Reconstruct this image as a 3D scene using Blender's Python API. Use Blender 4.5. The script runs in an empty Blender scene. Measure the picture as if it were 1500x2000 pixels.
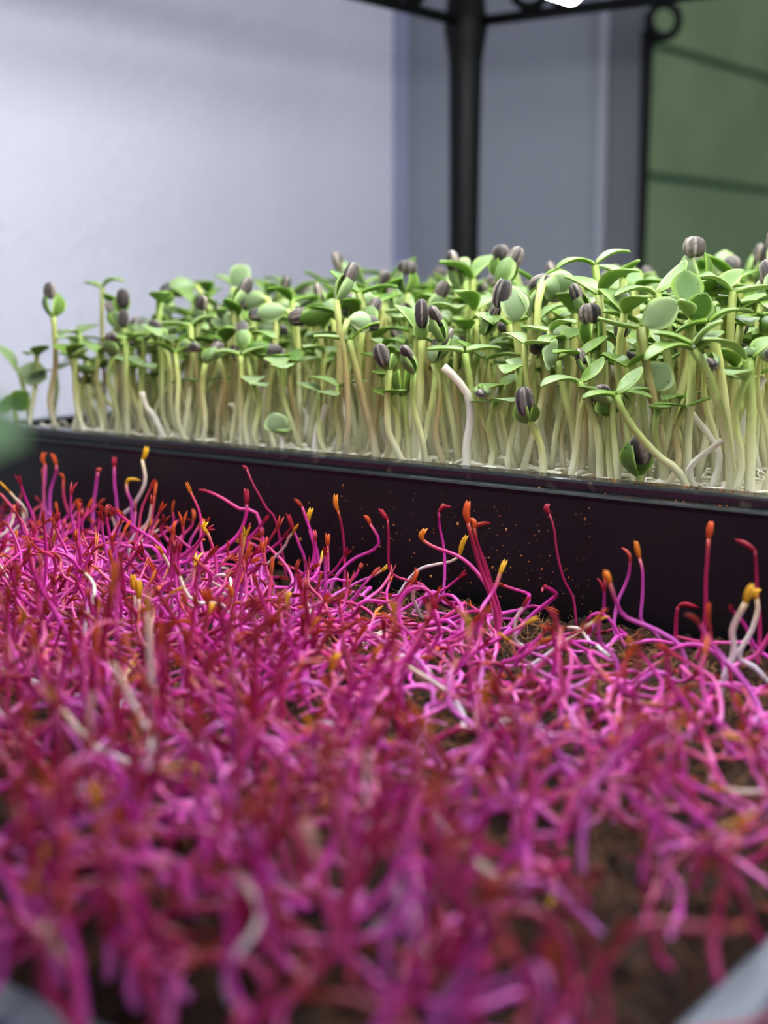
import bpy, math, random
import numpy as np
from mathutils import Vector, Matrix, Euler

rnd = random.Random(7)
rng = np.random.default_rng(7)
scn = bpy.context.scene
COL = scn.collection
MM = 0.001

# ------------------------------------------------------------------ camera
F_PX = 2777.8
CAM_H = 0.117
TH = math.atan(460 / F_PX)
cam_d = bpy.data.cameras.new('camera')
cam = bpy.data.objects.new('camera', cam_d)
COL.objects.link(cam)
cam.location = (0, 0, CAM_H)
cam.rotation_euler = (math.pi / 2 - TH, 0, 0)
cam_d.sensor_fit = 'VERTICAL'
cam_d.sensor_height = 36
cam_d.sensor_width = 27
cam_d.lens = 50
cam_d.clip_start = 0.01
cam_d.clip_end = 50
cam_d.dof.use_dof = True
cam_d.dof.focus_distance = 0.498
cam_d.dof.aperture_fstop = 7.8
scn.camera = cam

# ------------------------------------------------------------------ light and exposure
world = bpy.data.worlds.new('world')
scn.world = world
world.use_nodes = True
bg = world.node_tree.nodes['Background']
bg.inputs[0].default_value = (0.80, 0.86, 1.0, 1)
bg.inputs[1].default_value = 0.36
scn.view_settings.view_transform = 'Standard'
scn.view_settings.look = 'None'
scn.view_settings.gamma = 1
scn.view_settings.use_curve_mapping = False
scn.view_settings.exposure = 0.75
scn.cycles.use_denoising = True
scn.cycles.max_bounces = 6
LED_STRENGTH = 27.0


def area(name, loc, aim, size, power, color):
    d = bpy.data.lights.new(name, 'AREA')
    d.shape = 'RECTANGLE'
    d.size, d.size_y = size
    d.energy = power
    d.color = color
    o = bpy.data.objects.new(name, d)
    COL.objects.link(o)
    o.location = loc
    o.rotation_euler = (Vector(aim) - Vector(loc)).to_track_quat('-Z', 'Y').to_euler()
    return o


# cool fill light added on the viewer's right side to brighten the walls
area('added_fill', (1.25, -0.55, 1.15), (-0.05, 0.8, 0.1), (1.1, 1.2), 11.0, (0.90, 0.92, 1.0))

# ------------------------------------------------------------------ helpers
U = np.array([-0.80447, 0.59399, 0.0])      # along the black tray, towards its far end
WV = np.array([0.59399, 0.80447, 0.0])      # across the shelf, away from the viewer


def P(u, w, z):
    return U * u + WV * w + np.array([0, 0, z])


ct, st = math.cos(TH), math.sin(TH)


def ray(x, y):
    a, b = (x - 750) / F_PX, (1000 - y) / F_PX
    return np.array([a, ct + b * st, -st + b * ct])


def ground(x, y, z=0.0):
    d = ray(x, y)
    return np.array([0, 0, CAM_H]) + d * ((z - CAM_H) / d[2])


def at(x, y, Y):
    d = ray(x, y)
    return np.array([0, 0, CAM_H]) + d * (Y / d[1])


def front_Y(x, w):
    """distance of the upright plane w=const as seen along column x"""
    d = ray(x, 900)
    return w / (d @ WV) * d[1]


def project(p):
    q = np.asarray(p, float) - np.array([0, 0, CAM_H])
    dep = q[..., 1] * ct - q[..., 2] * st
    up = q[..., 1] * st + q[..., 2] * ct
    return 750 + F_PX * q[..., 0] / dep, 1000 - F_PX * up / dep


def lin(c):
    c = np.asarray(c, float) / 255.0
    return np.where(c <= 0.04045, c / 12.92, ((c + 0.055) / 1.055) ** 2.4)


def mk(name, V, F, mat, parent=None, C=None, smooth=True, mi=None):
    me = bpy.data.meshes.new(name)
    V = np.asarray(V, np.float32)
    if isinstance(F, np.ndarray):
        n, k = F.shape
        me.vertices.add(len(V))
        me.vertices.foreach_set('co', V.ravel())
        me.loops.add(n * k)
        me.loops.foreach_set('vertex_index', F.astype(np.int32).ravel())
        me.polygons.add(n)
        me.polygons.foreach_set('loop_start', np.arange(0, n * k, k, dtype=np.int32))
        me.update(calc_edges=True)
        me.validate()
    else:
        me.from_pydata(V.tolist(), [], [tuple(int(i) for i in f) for f in F])
    if C is not None:
        a = me.attributes.new('tint', 'FLOAT_COLOR', 'POINT')
        C = np.asarray(C, np.float32)
        a.data.foreach_set('color', np.c_[C, np.ones(len(C), np.float32)].astype(np.float32).ravel())
    if smooth:
        me.polygons.foreach_set('use_smooth', np.ones(len(me.polygons), bool))
    for m in (mat if isinstance(mat, (list, tuple)) else [mat]):
        me.materials.append(m)
    if mi is not None:
        me.polygons.foreach_set('material_index', np.asarray(mi, np.int32))
    o = bpy.data.objects.new(name, me)
    COL.objects.link(o)
    if parent is not None:
        o.parent = parent
    return o


def tag(o, label=None, cat=None, group=None, kind=None):
    for k, v in (('label', label), ('category', cat), ('group', group), ('kind', kind)):
        if v:
            o[k] = v
    return o


def thing(name, loc, label=None, cat=None, group=None):
    o = bpy.data.objects.new(name, None)
    o.empty_display_size = 0.005
    COL.objects.link(o)
    o.location = tuple(float(v) for v in loc)
    return tag(o, label, cat, group)


def spline(pts, n):
    """Catmull-Rom through pts, n samples evenly along it"""
    p = np.asarray(pts, float)
    if len(p) == 2:
        t = np.linspace(0, 1, n)[:, None]
        return p[0] * (1 - t) + p[1] * t
    e = np.vstack([2 * p[0] - p[1], p, 2 * p[-1] - p[-2]])
    out = []
    for i in range(len(p) - 1):
        a, b, c, d = e[i:i + 4]
        t = np.linspace(0, 1, 12, endpoint=False)[:, None]
        out.append(0.5 * (2 * b + (c - a) * t + (2 * a - 5 * b + 4 * c - d) * t ** 2 + (3 * b - a - 3 * c + d) * t ** 3))
    q = np.vstack(out + [p[-1:]])
    s = np.r_[0, np.cumsum(np.linalg.norm(np.diff(q, axis=0), axis=1))]
    t = np.linspace(0, s[-1], n)
    return np.stack([np.interp(t, s, q[:, k]) for k in range(3)], 1)


def tubes(Pn, R, sides=6, flat=None, ref=None):
    """M tubes at once. Pn (M,N,3), R (M,N); flat (M,) squashes one axis. Returns V (M,N*sides,3), F for one tube"""
    Pn = np.asarray(Pn, float)
    M, N, _ = Pn.shape
    T = np.gradient(Pn, axis=1)
    T /= np.linalg.norm(T, axis=2, keepdims=True) + 1e-12
    if ref is None:
        r = np.tile(np.array([0.31, 0.74, 0.60]), (M, 1))
    else:
        r = np.asarray(ref, float)
    V = np.zeros((M, N, sides, 3))
    ang = np.arange(sides) * 2 * math.pi / sides
    for i in range(N):
        t = T[:, i]
        a = r - (r * t).sum(1, keepdims=True) * t
        a /= np.linalg.norm(a, axis=1, keepdims=True) + 1e-12
        b = np.cross(t, a)
        r = a
        f = 1.0 if flat is None else np.asarray(flat)[:, None, None]
        V[:, i] = Pn[:, i, None] + R[:, i, None, None] * (np.cos(ang)[None, :, None] * a[:, None] * f + np.sin(ang)[None, :, None] * b[:, None])
    F = []
    for i in range(N - 1):
        for k in range(sides):
            k2 = (k + 1) % sides
            F.append((i * sides + k, i * sides + k2, (i + 1) * sides + k2, (i + 1) * sides + k))
    return V.reshape(M, N * sides, 3), np.array(F)


def one_tube(pts, rad, sides=8, n=None):
    q = spline(pts, n) if n else np.asarray(pts, float)
    r = np.interp(np.linspace(0, 1, len(q)), np.linspace(0, 1, len(np.atleast_1d(rad))), np.atleast_1d(rad)) if np.ndim(rad) else np.full(len(q), rad)
    q2 = np.vstack([q[:1], q, q[-1:] + (q[-1:] - q[-2:-1]) * 1e-3])
    r2 = np.r_[1e-5, r, 1e-5]
    q2[0] -= (q[1] - q[0]) * 1e-3
    V, F = tubes(q2[None], r2[None], sides)
    return V[0], F


def box_vf(c, s):
    c, s = np.asarray(c, float), np.asarray(s, float) / 2
    V = np.array([[x, y, z] for x in (-1, 1) for y in (-1, 1) for z in (-1, 1)]) * s + c
    F = [(0, 1, 3, 2), (4, 6, 7, 5), (0, 4, 5, 1), (2, 3, 7, 6), (0, 2, 6, 4), (1, 5, 7, 3)]
    return V, F


def uw_box(u0, u1, w0, w1, z0, z1):
    V, F = box_vf([(u0 + u1) / 2, (w0 + w1) / 2, (z0 + z1) / 2], [u1 - u0, w1 - w0, z1 - z0])
    return V[:, :1] * U + V[:, 1:2] * WV + V[:, 2:] * np.array([0, 0, 1.0]), F


def merge(parts):
    Vs, Fs, n = [], [], 0
    for V, F in parts:
        Vs.append(np.asarray(V))
        Fs += [tuple(int(i) + n for i in f) for f in F]
        n += len(V)
    return np.vstack(Vs), Fs


# ------------------------------------------------------------------ materials
def material(name, color=(0.5, 0.5, 0.5), rough=0.5, spec=0.5, metal=0.0, tint=False, sss=0.0, trans=0.0, noise=None, bump=None, coat=0.0):
    m = bpy.data.materials.new(name)
    m.use_nodes = True
    nt = m.node_tree
    N, L = nt.nodes, nt.links
    b = N['Principled BSDF']
    b.inputs['Base Color'].default_value = (*color, 1)
    b.inputs['Roughness'].default_value = rough
    b.inputs['Specular IOR Level'].default_value = spec
    b.inputs['Metallic'].default_value = metal
    b.inputs['Coat Weight'].default_value = coat
    if sss:
        b.inputs['Subsurface Weight'].default_value = sss
        b.inputs['Subsurface Radius'].default_value = (1, 0.6, 0.5)
        b.inputs['Subsurface Scale'].default_value = 0.001
    src = None
    if tint:
        a = N.new('ShaderNodeAttribute')
        a.attribute_name = 'tint'
        src = a.outputs['Color']
    tc = N.new('ShaderNodeTexCoord')
    if noise:
        scale, c2, lo, hi = noise
        n = N.new('ShaderNodeTexNoise')
        n.inputs['Scale'].default_value = scale
        n.inputs['Detail'].default_value = 5
        L.new(tc.outputs['Object'], n.inputs['Vector'])
        mr = N.new('ShaderNodeMapRange')
        mr.inputs['From Min'].default_value = lo
        mr.inputs['From Max'].default_value = hi
        L.new(n.outputs['Fac'], mr.inputs['Value'])
        mx = N.new('ShaderNodeMix')
        mx.data_type = 'RGBA'
        L.new(mr.outputs['Result'], mx.inputs['Factor'])
        if src:
            L.new(src, mx.inputs['A'])
        else:
            mx.inputs['A'].default_value = (*color, 1)
        mx.inputs['B'].default_value = (*c2, 1)
        src = mx.outputs['Result']
    if src:
        L.new(src, b.inputs['Base Color'])
    if bump:
        scale, strength, dist = bump
        n = N.new('ShaderNodeTexNoise')
        n.inputs['Scale'].default_value = scale
        n.inputs['Detail'].default_value = 4
        L.new(tc.outputs['Object'], n.inputs['Vector'])
        bp = N.new('ShaderNodeBump')
        bp.inputs['Strength'].default_value = strength
        bp.inputs['Distance'].default_value = dist
        L.new(n.outputs['Fac'], bp.inputs['Height'])
        L.new(bp.outputs['Normal'], b.inputs['Normal'])
    if trans:
        t = N.new('ShaderNodeBsdfTranslucent')
        if src:
            L.new(src, t.inputs['Color'])
        else:
            t.inputs['Color'].default_value = (*color, 1)
        ms = N.new('ShaderNodeMixShader')
        ms.inputs[0].default_value = trans
        L.new(b.outputs[0], ms.inputs[1])
        L.new(t.outputs[0], ms.inputs[2])
        L.new(ms.outputs[0], N['Material Output'].inputs['Surface'])
    return m


def emitter(name, color, strength):
    m = bpy.data.materials.new(name)
    m.use_nodes = True
    N = m.node_tree.nodes
    e = N.new('ShaderNodeEmission')
    e.inputs[0].default_value = (*color, 1)
    e.inputs[1].default_value = strength
    m.node_tree.links.new(e.outputs[0], N['Material Output'].inputs['Surface'])
    return m


M_wall = material('white_plaster', lin((201, 199, 210)), 0.85, 0.2, bump=(110, 0.55, 0.004))
M_panel = material('grey_board', lin((136, 139, 147)), 0.7, 0.3, bump=(60, 0.2, 0.002))
M_bead = material('pale_grey_trim', lin((148, 150, 158)), 0.5, 0.4)
M_jamb = material('dark_grey_board', lin((102, 103, 108)), 0.7, 0.3)
M_corner_shade = material('blue_corner_shade', lin((142, 145, 170)), 0.6, 0.3)
M_green = material('green_painted_board', lin((132, 152, 112)), 0.55, 0.4, noise=(7, lin((122, 143, 104)), 0.4, 0.6), bump=(25, 0.2, 0.002))
M_green_seam = material('dark_green_seam', lin((66, 106, 84)), 0.6, 0.3)
M_floor = material('grey_floor', lin((96, 98, 104)), 0.7, 0.3, noise=(6, lin((80, 82, 90)), 0.4, 0.6))
M_iron = material('black_iron', lin((7, 7, 8)), 0.55, 0.15, bump=(300, 0.2, 0.0005))
M_shelf = material('grey_blue_shelf_sheet', lin((78, 84, 98)), 0.5, 0.4)
M_black = material('black_plastic', lin((9, 14, 15)), 0.42, 0.30, noise=(45, lin((14, 19, 20)), 0.45, 0.75), bump=(500, 0.12, 0.0004))
M_rim = material('black_plastic_rim', lin((26, 27, 31)), 0.24, 0.5, noise=(140, lin((92, 86, 72)), 0.60, 0.78), bump=(400, 0.15, 0.0004))
M_greytray = material('grey_plastic', lin((80, 86, 100)), 0.45, 0.4)
M_soil = material('dark_coir_soil', lin((40, 26, 20)), 0.95, 0.15, noise=(190, lin((66, 42, 28)), 0.45, 0.72), bump=(420, 1.0, 0.003))
M_crumb = material('soil_crumb', lin((66, 42, 29)), 0.95, 0.15, tint=True, bump=(900, 0.6, 0.001))
M_fibre = material('coir_fibre', lin((150, 104, 62)), 0.7, 0.3)
M_mat = material('pale_root_mat', lin((202, 194, 168)), 0.9, 0.2, noise=(120, lin((120, 108, 84)), 0.5, 0.72), bump=(250, 0.8, 0.003))
M_root = material('white_root', lin((226, 222, 206)), 0.6, 0.3)
M_stem = material('sunflower_stem', rough=0.40, spec=0.45, tint=True, trans=0.30)
M_leaf = material('sunflower_leaf', rough=0.42, spec=0.38, tint=True, trans=0.30, bump=(700, 0.12, 0.0006))
M_hull = material('sunflower_hull', rough=0.6, spec=0.4, tint=True, bump=(900, 0.35, 0.0006))
M_pink = material('pink_stem', rough=0.34, spec=0.5, tint=True, trans=0.15)
M_tip = material('seed_leaf', rough=0.42, spec=0.45, tint=True, trans=0.22)
M_led = emitter('led_glow', (0.93, 0.97, 1.0), LED_STRENGTH)
M_white = material('white_plastic', lin((225, 226, 228)), 0.4, 0.4)

# ------------------------------------------------------------------ the room
Z_FLOOR = -0.80
Z_TOP = 1.7


def struct(name, V, F, mat, parent=None, **k):
    o = mk(name, V, F, mat, parent, smooth=False, **k)
    if parent is None:
        o['kind'] = 'structure'
    return o


struct('floor', *uw_box(-2.5, 1.1, -2.0, 3.6, Z_FLOOR - 0.05, Z_FLOOR), M_floor)
U_WALL, W_PANEL = 0.786, 1.098
struct('wall_left', *uw_box(U_WALL, U_WALL + 0.05, -1.6, W_PANEL + 0.03, Z_FLOOR, Z_TOP), M_wall)
struct('corner_shade', *uw_box(U_WALL - 0.004, U_WALL - 0.0005, W_PANEL - 0.020, W_PANEL - 0.001, Z_FLOOR, Z_TOP), M_corner_shade)  # soft bluish shade at the wall corner, painted as a coloured strip
struct('wall_back', *uw_box(0.5455, U_WALL, W_PANEL, W_PANEL + 0.004, Z_FLOOR, Z_TOP), M_panel)
struct('trim_2', *uw_box(0.577, 0.585, W_PANEL - 0.006, W_PANEL - 0.0003, Z_FLOOR, Z_TOP), M_bead)
struct('trim_3', *uw_box(0.5450, 0.5755, W_PANEL - 0.003, W_PANEL - 0.0003, Z_FLOOR, Z_TOP), M_jamb)
wg = struct('wall_right', *uw_box(0.9, 0.95, W_PANEL + 0.10, 3.5, Z_FLOOR, Z_TOP), M_green_seam)
for k in range(13):                                     # horizontal painted boards, with recessed seams between
    zs = 0.2525 - 0.006 + 0.172 * (k - 6)
    V, F = uw_box(0.889, 0.9, W_PANEL + 0.11, 3.49, zs + 0.011, zs + 0.172)
    struct('board', V, F, M_green, wg)
struct('wall_end', *uw_box(-2.5, 0.9, 3.5, 3.55, Z_FLOOR, Z_TOP), M_green)

# ------------------------------------------------------------------ black iron rack, its shelf sheet
U_POST, W_POST = 0.5495, 0.837
rack = thing('metal_rack', P(U_POST, W_POST, Z_FLOOR), 'black wrought iron shelf rack with round post and scrollwork rails behind the sprouts', 'rack')
inv = -np.array(rack.location)


def rpart(name, VF, mat=M_iron, smooth=True):
    V, F = VF
    return mk(name, np.asarray(V) + inv, F, mat, rack, smooth=smooth)


def z_line(u, w, zr):
    return np.array([P(u, w, z) for z, r in zr]), [r for z, r in zr]


zr = [(Z_FLOOR, 0.0105), (0.04, 0.0100), (0.115, 0.0100), (0.20, 0.0106), (0.258, 0.0113), (0.266, 0.0122), (0.274, 0.0135), (0.282, 0.0150), (0.290, 0.0140), (0.302, 0.0128), (0.42, 0.0122)]
for (uu, ww) in ((U_POST, W_POST), (U_POST, 0.075), (-0.17, W_POST), (-0.17, 0.075)):
    q, r = z_line(uu, ww, zr)
    rpart('post', one_tube(q, r, 20))
RZ = 0.2856
rail_ends = [((U_POST, W_POST), (U_POST, 0.075)), ((U_POST, W_POST), (-0.17, W_POST)), ((-0.17, W_POST), (-0.17, 0.075)), ((U_POST, 0.075), (-0.17, 0.075))]
for zz, rr in ((RZ, 0.0036), (-0.037, 0.0040)):
    for a, b in rail_ends:
        rpart('rail', one_tube([P(*a, zz), P(*b, zz)], rr, 10, 6))


def scroll(c, axis, h, flip):
    """an S scroll standing on the rail"""
    pts = []
    for i in range(26):
        t = i / 25
        a = math.pi * (2.6 * t - 0.6)
        r = h * (0.16 + 0.34 * t)
        pts.append(c + axis * flip * r * math.cos(a) + np.array([0, 0, h * 0.5 + r * math.sin(a)]))
    return one_tube(pts, 0.0030, 8)


for k in range(9):
    for fl in (1, -1):
        rpart('scroll', scroll(P(U_POST, W_POST - 0.060 - 0.075 * k - (0.022 if fl > 0 else 0), RZ + 0.003), WV, 0.034, fl))
        rpart('scroll', scroll(P(U_POST - 0.052 - 0.075 * k - (0.022 if fl > 0 else 0), W_POST, RZ + 0.003), -U, 0.034, fl))
for k in range(8):
    ww = 0.13 + 0.09 * k
    rpart('cross_bar', one_tube([P(U_POST, ww, 0.335), P(-0.17, ww, 0.335)], 0.003, 8, 4))
for a, b in rail_ends:
    rpart('rail', one_tube([P(*a, 0.335), P(*b, 0.335)], 0.0036, 10, 6))

sheet = mk('shelf_sheet', *uw_box(-0.16, U_POST - 0.012, 0.087, W_POST - 0.012, -0.033, -0.030), M_shelf, smooth=False)
tag(sheet, 'smooth grey blue sheet on the rack shelf under both trays', 'shelf')

added_shade_sheet = mk('shelf_sheet', *uw_box(-0.16, U_POST - 0.012, 0.087, W_POST - 0.012, 0.339, 0.342), M_shelf, smooth=False)  # unseen sheet added over the rack to keep overhead light off the foreground
tag(added_shade_sheet, 'unseen grey blue sheet added above the lamps to shade the trays', 'shelf')

# LED grow lights under the upper shelf of the rack
for uu, lab in ((0.405, 'white LED tube whose lit end shows beside the black post'),
                (0.26, 'middle white LED tube under the upper shelf of the rack'),
                (0.10, 'white LED tube under the upper shelf furthest from the post')):
    zt = 0.2730
    t = thing('led_tube', P(uu, 0.723, zt), lab, 'lamp')
    iv = -np.array(t.location)
    V, F = one_tube([P(uu, 0.723, zt), P(uu, 0.27, zt)], 0.0078, 14, 4)
    mk('glass_tube', V + iv, F, M_led, t)
    V, F = uw_box(uu - 0.050, uu + 0.050, 0.27, 0.716, zt + 0.009, zt + 0.030)
    mk('lamp_housing', V + iv, F, M_white, t, smooth=False)
    for ww in (0.64, 0.34):
        V, F = one_tube([P(uu, ww, zt + 0.029), P(uu, ww, 0.338)], 0.0012, 6, 3)
        mk('hanging_wire', V + iv, F, M_iron, t)

# iron rod with a curled top, standing at the edge of the grey board
hb = at(1266, 40, 1.178)
rod = thing('hooked_rod', (hb[0], hb[1], Z_FLOOR), 'dark iron rod with a curled ring at its top against grey board edge', 'garden rod')
z0 = hb[2] - Z_FLOOR
V, F = one_tube([np.array((0, 0, 0)), np.array((0, 0, z0 * 0.5)), np.array((0, 0, z0 - 0.05)), np.array((0.0005, 0, z0 - 0.032)), np.array((0.003, 0, z0 - 0.018))], [0.0024, 0.0023, 0.0023, 0.0024, 0.0058], 10, 30)
mk('shaft', V, F, M_iron, rod)
ring = [(0.0125 + 0.0118 * math.cos(a), 0, z0 + 0.0125 * math.sin(a)) for a in np.linspace(math.radians(-140), math.radians(-505), 36)]
V, F = one_tube([np.array(p) for p in ring], [0.0046, 0.0036, 0.0034, 0.0034, 0.0036, 0.0042], 10)
mk('curl', V, F, M_iron, rod)


# ------------------------------------------------------------------ trays
def rounded_loop(u0, u1, w0, w1, r, off, n=6):
    pts = []
    R = max(r + off, 0.0005)
    for cu, cw, a0 in ((u1 - r, w1 - r, 0), (u0 + r, w1 - r, 90), (u0 + r, w0 + r, 180), (u1 - r, w0 + r, 270)):
        for k in range(n + 1):
            a = math.radians(a0 + 90 * k / n)
            pts.append((cu + R * math.cos(a), cw + R * math.sin(a)))
    return pts


def sweep(u0, u1, w0, w1, r, prof, close_inner=True):
    V, F = [], []
    for off, z in prof:
        V += [P(u, w, z) for u, w in rounded_loop(u0, u1, w0, w1, r, off)]
    n = len(V) // len(prof)
    for i in range(len(prof) - 1):
        for k in range(n):
            k2 = (k + 1) % n
            F.append((i * n + k, i * n + k2, (i + 1) * n + k2, (i + 1) * n + k))
    if close_inner:
        F.append(tuple((len(prof) - 1) * n + k for k in range(n)))
        F.append(tuple(n - 1 - k for k in range(n)))
    return np.array(V), F


BT = dict(u0=0.012, u1=0.548, w0=0.4165, w1=0.685, r=0.016)
Z_RIM = 0.0495
Z_MAT = 0.0455
tray = thing('growing_tray', P(0.28, 0.55, -0.030), 'black plastic tray full of tall green sunflower sprouts', 'tray')
tiv = -np.array(tray.location)
V, F = sweep(**BT, prof=[(-0.008, -0.0295), (-0.003, -0.029), (-0.0006, 0.0430), (0.0, 0.0446), (-0.0004, 0.0453), (-0.0012, 0.0456), (-0.0034, 0.0457), (-0.0036, 0.0446), (-0.0060, 0.0440), (-0.0080, -0.0265)])
ob = mk('tray_body', V + tiv, F, M_black, tray, smooth=False)
V, F = sweep(**BT, prof=[(-0.0046, 0.0441), (-0.0038, 0.0450), (-0.0036, 0.0484), (-0.0040, 0.0492), (-0.0050, Z_RIM), (-0.0125, Z_RIM), (-0.0138, 0.0490), (-0.0143, 0.0440)], close_inner=False)
mk('tray_rim', V + tiv, F, M_rim, tray, smooth=False)
# pale root mat the sunflower sprouts stand on, uneven
nu, nw = 90, 50
uu, ww = np.meshgrid(np.linspace(BT['u0'] + 0.013, BT['u1'] - 0.013, nu), np.linspace(BT['w0'] + 0.012, BT['w1'] - 0.012, nw), indexing='ij')
hz_ = Z_MAT + 0.0012 * np.sin(uu * 310 + 2 * np.sin(ww * 200)) * np.cos(ww * 260) + rng.normal(0, 0.0007, uu.shape)
Vm = uu[..., None] * U + ww[..., None] * WV + hz_[..., None] * np.array([0, 0, 1.0])
idx = np.arange(nu * nw).reshape(nu, nw)
Fm = np.stack([idx[:-1, :-1], idx[1:, :-1], idx[1:, 1:], idx[:-1, 1:]], -1).reshape(-1, 4)
mk('root_mat', Vm.reshape(-1, 3) + tiv, Fm, M_mat, tray)

# crumbs of soil: small irregular lumps
ico = np.array([(0, 0, 1), (0.894, 0, 0.447), (0.276, 0.851, 0.447), (-0.724, 0.526, 0.447), (-0.724, -0.526, 0.447), (0.276, -0.851, 0.447),
                (0.724, 0.526, -0.447), (-0.276, 0.851, -0.447), (-0.894, 0, -0.447), (-0.276, -0.851, -0.447), (0.724, -0.526, -0.447), (0, 0, -1)])
icoF = np.array([(0, 1, 2), (0, 2, 3), (0, 3, 4), (0, 4, 5), (0, 5, 1), (1, 6, 2), (2, 7, 3), (3, 8, 4), (4, 9, 5), (5, 10, 1), (6, 7, 2), (7, 8, 3), (8, 9, 4), (9, 10, 5), (10, 6, 1), (11, 7, 6), (11, 8, 7), (11, 9, 8), (11, 10, 9), (11, 6, 10)])


def lumps(centres, sizes, cols):
    M = len(centres)
    V = ico[None] * (1 + rng.normal(0, 0.22, (M, 12, 1))) * (sizes[:, None, None] * rng.uniform(0.6, 1.3, (M, 1, 3))) + centres[:, None]
    F = (icoF[None] + (np.arange(M) * 12)[:, None, None]).reshape(-1, 3)
    C = np.repeat(cols, 12, axis=0)
    return V.reshape(-1, 3), F, C


# specks stuck on the outside of the black tray
cs, sz = [], []
for k in range(420):
    x = 1500 - abs(rnd.gauss(0, 330)) if k < 380 else rnd.uniform(500, 1500)
    x = min(max(x, 480), 1660)
    u_ = ground(x, 950, 0.03) @ U
    z_ = 0.040 * rnd.betavariate(1.0, 1.25) + 0.001
    off = -0.0006 - 0.0024 * (0.043 - z_) / 0.072
    cs.append(P(u_, BT['w0'] - off, z_))
    sz.append(0.00012 + 0.00030 * rnd.random() ** 3 + (0.0004 if rnd.random() < 0.04 else 0))
for k in range(260):                                    # and on its rim and ledge
    u_ = ground(1500 - abs(rnd.gauss(0, 280)), 960, 0.049) @ U
    d = rnd.choice((0.0022, 0.0085, 0.011))
    cs.append(P(u_, BT['w0'] + d + rnd.gauss(0, 0.0008), 0.0458 if d < 0.004 else Z_RIM + 0.0001))
    sz.append(0.00010 + 0.00030 * rnd.random() ** 3)
pal = np.array([lin((150, 92, 48)), lin((120, 74, 40)), lin((176, 120, 66)), lin((92, 60, 38))])
V, F, C = lumps(np.array(cs), np.array(sz), pal[rng.integers(0, 4, len(cs))])
tag(mk('soil_specks', V + tiv, F, M_crumb, tray, C, smooth=False), kind='stuff')

# white roots and cast hull bits on the mat
rp_, rr_ = [], []
for k in range(900):
    u_, w_ = rnd.uniform(BT['u0'] + 0.02, BT['u1'] - 0.02), BT['w0'] + 0.016 + 0.12 * rnd.random() ** 1.8
    p = P(u_, w_, Z_MAT + 0.001)
    a = rnd.uniform(0, 6.28)
    q = [p]
    for i in range(5):
        a += rnd.gauss(0, 0.6)
        q.append(q[-1] + np.array([math.cos(a), math.sin(a), 0]) * 0.0022)
    q = np.array(q)
    q[:, 2] += np.sin(np.linspace(0, math.pi, 6)) * rnd.uniform(0, 0.0025)
    w_all = q @ WV
    if w_all.min() < BT['w0'] + 0.015:
        continue
    rp_.append(q)
    rr_.append(np.array([0.3, 1, 1, 1, 0.8, 0.2]) * rnd.uniform(0.0003, 0.0008))
V, F1 = tubes(np.array(rp_), np.array(rr_), 5)
n = V.shape[1]
tag(mk('white_roots', V.reshape(-1, 3) + tiv, (F1[None] + (np.arange(len(V)) * n)[:, None, None]).reshape(-1, 4), M_root, tray), kind='stuff')

# grey tray of the pink sprouts; its soil laps against the black tray
PT = dict(u0=0.081, u1=0.548, w0=0.139, w1=0.4115, r=0.022)
ptray = thing('growing_tray', P(0.31, 0.27, -0.030), 'shallow grey tray of dark soil with a carpet of pink sprouts', 'tray')
piv = -np.array(ptray.location)
V, F = sweep(**PT, prof=[(-0.010, -0.0298), (-0.006, -0.0293), (-0.002, -0.008), (0.0, -0.0066), (-0.001, -0.0058), (-0.009, -0.0056), (-0.0105, -0.0066), (-0.012, -0.026)])
mk('tray_body', V + piv, F, M_greytray, ptray, smooth=False)


def soil_z(u, w):
    """soil surface: level, heaped against the black tray, falling off to the rim on the other sides"""
    d = np.minimum(np.minimum(u - PT['u0'], PT['u1'] - u), w - PT['w0']) - 0.008
    fall = -0.011 * np.exp(-np.clip(d, 0, 1) / 0.010)
    heap = 0.004 * np.exp(-(0.416 - w) / 0.012)
    bumps = 0.0016 * np.sin(u * 170 + 1.3 * np.sin(w * 150)) * np.sin(w * 190 + np.sin(u * 90)) + 0.0008 * np.sin(u * 520 + w * 300) * np.sin(w * 610)
    return fall + heap + bumps - 0.001


nu, nw = 300, 180
uu, ww = np.meshgrid(np.linspace(PT['u0'] + 0.0095, PT['u1'] - 0.0095, nu), np.linspace(PT['w0'] + 0.0095, 0.4150, nw), indexing='ij')
hz_ = soil_z(uu, ww) + rng.normal(0, 0.00045, uu.shape)
Vm = uu[..., None] * U + ww[..., None] * WV + hz_[..., None] * np.array([0, 0, 1.0])
idx = np.arange(nu * nw).reshape(nu, nw)
Fm = np.stack([idx[:-1, :-1], idx[1:, :-1], idx[1:, 1:], idx[:-1, 1:]], -1).reshape(-1, 4)
mk('soil', Vm.reshape(-1, 3) + piv, Fm, M_soil, ptray)

M = 9000
uu = rng.uniform(PT['u0'] + 0.012, PT['u1'] - 0.012, M)
ww = PT['w0'] + 0.012 + (0.4135 - PT['w0'] - 0.012) * rng.random(M) ** 0.75
zz = soil_z(uu, ww)
sz = 0.0003 + 0.0010 * rng.random(M) ** 3
pal = np.array([lin((44, 28, 22)), lin((70, 44, 30)), lin((96, 60, 38)), lin((34, 24, 20)), lin((120, 76, 46))])
V, F, C = lumps(uu[:, None] * U + ww[:, None] * WV + (zz + sz * 0.4)[:, None] * np.array([0, 0, 1.0]), sz, pal[rng.choice(5, M, p=(.3, .3, .2, .12, .08))])
tag(mk('soil_crumbs', V + piv, F, M_crumb, ptray, C, smooth=False), kind='stuff')

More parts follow.
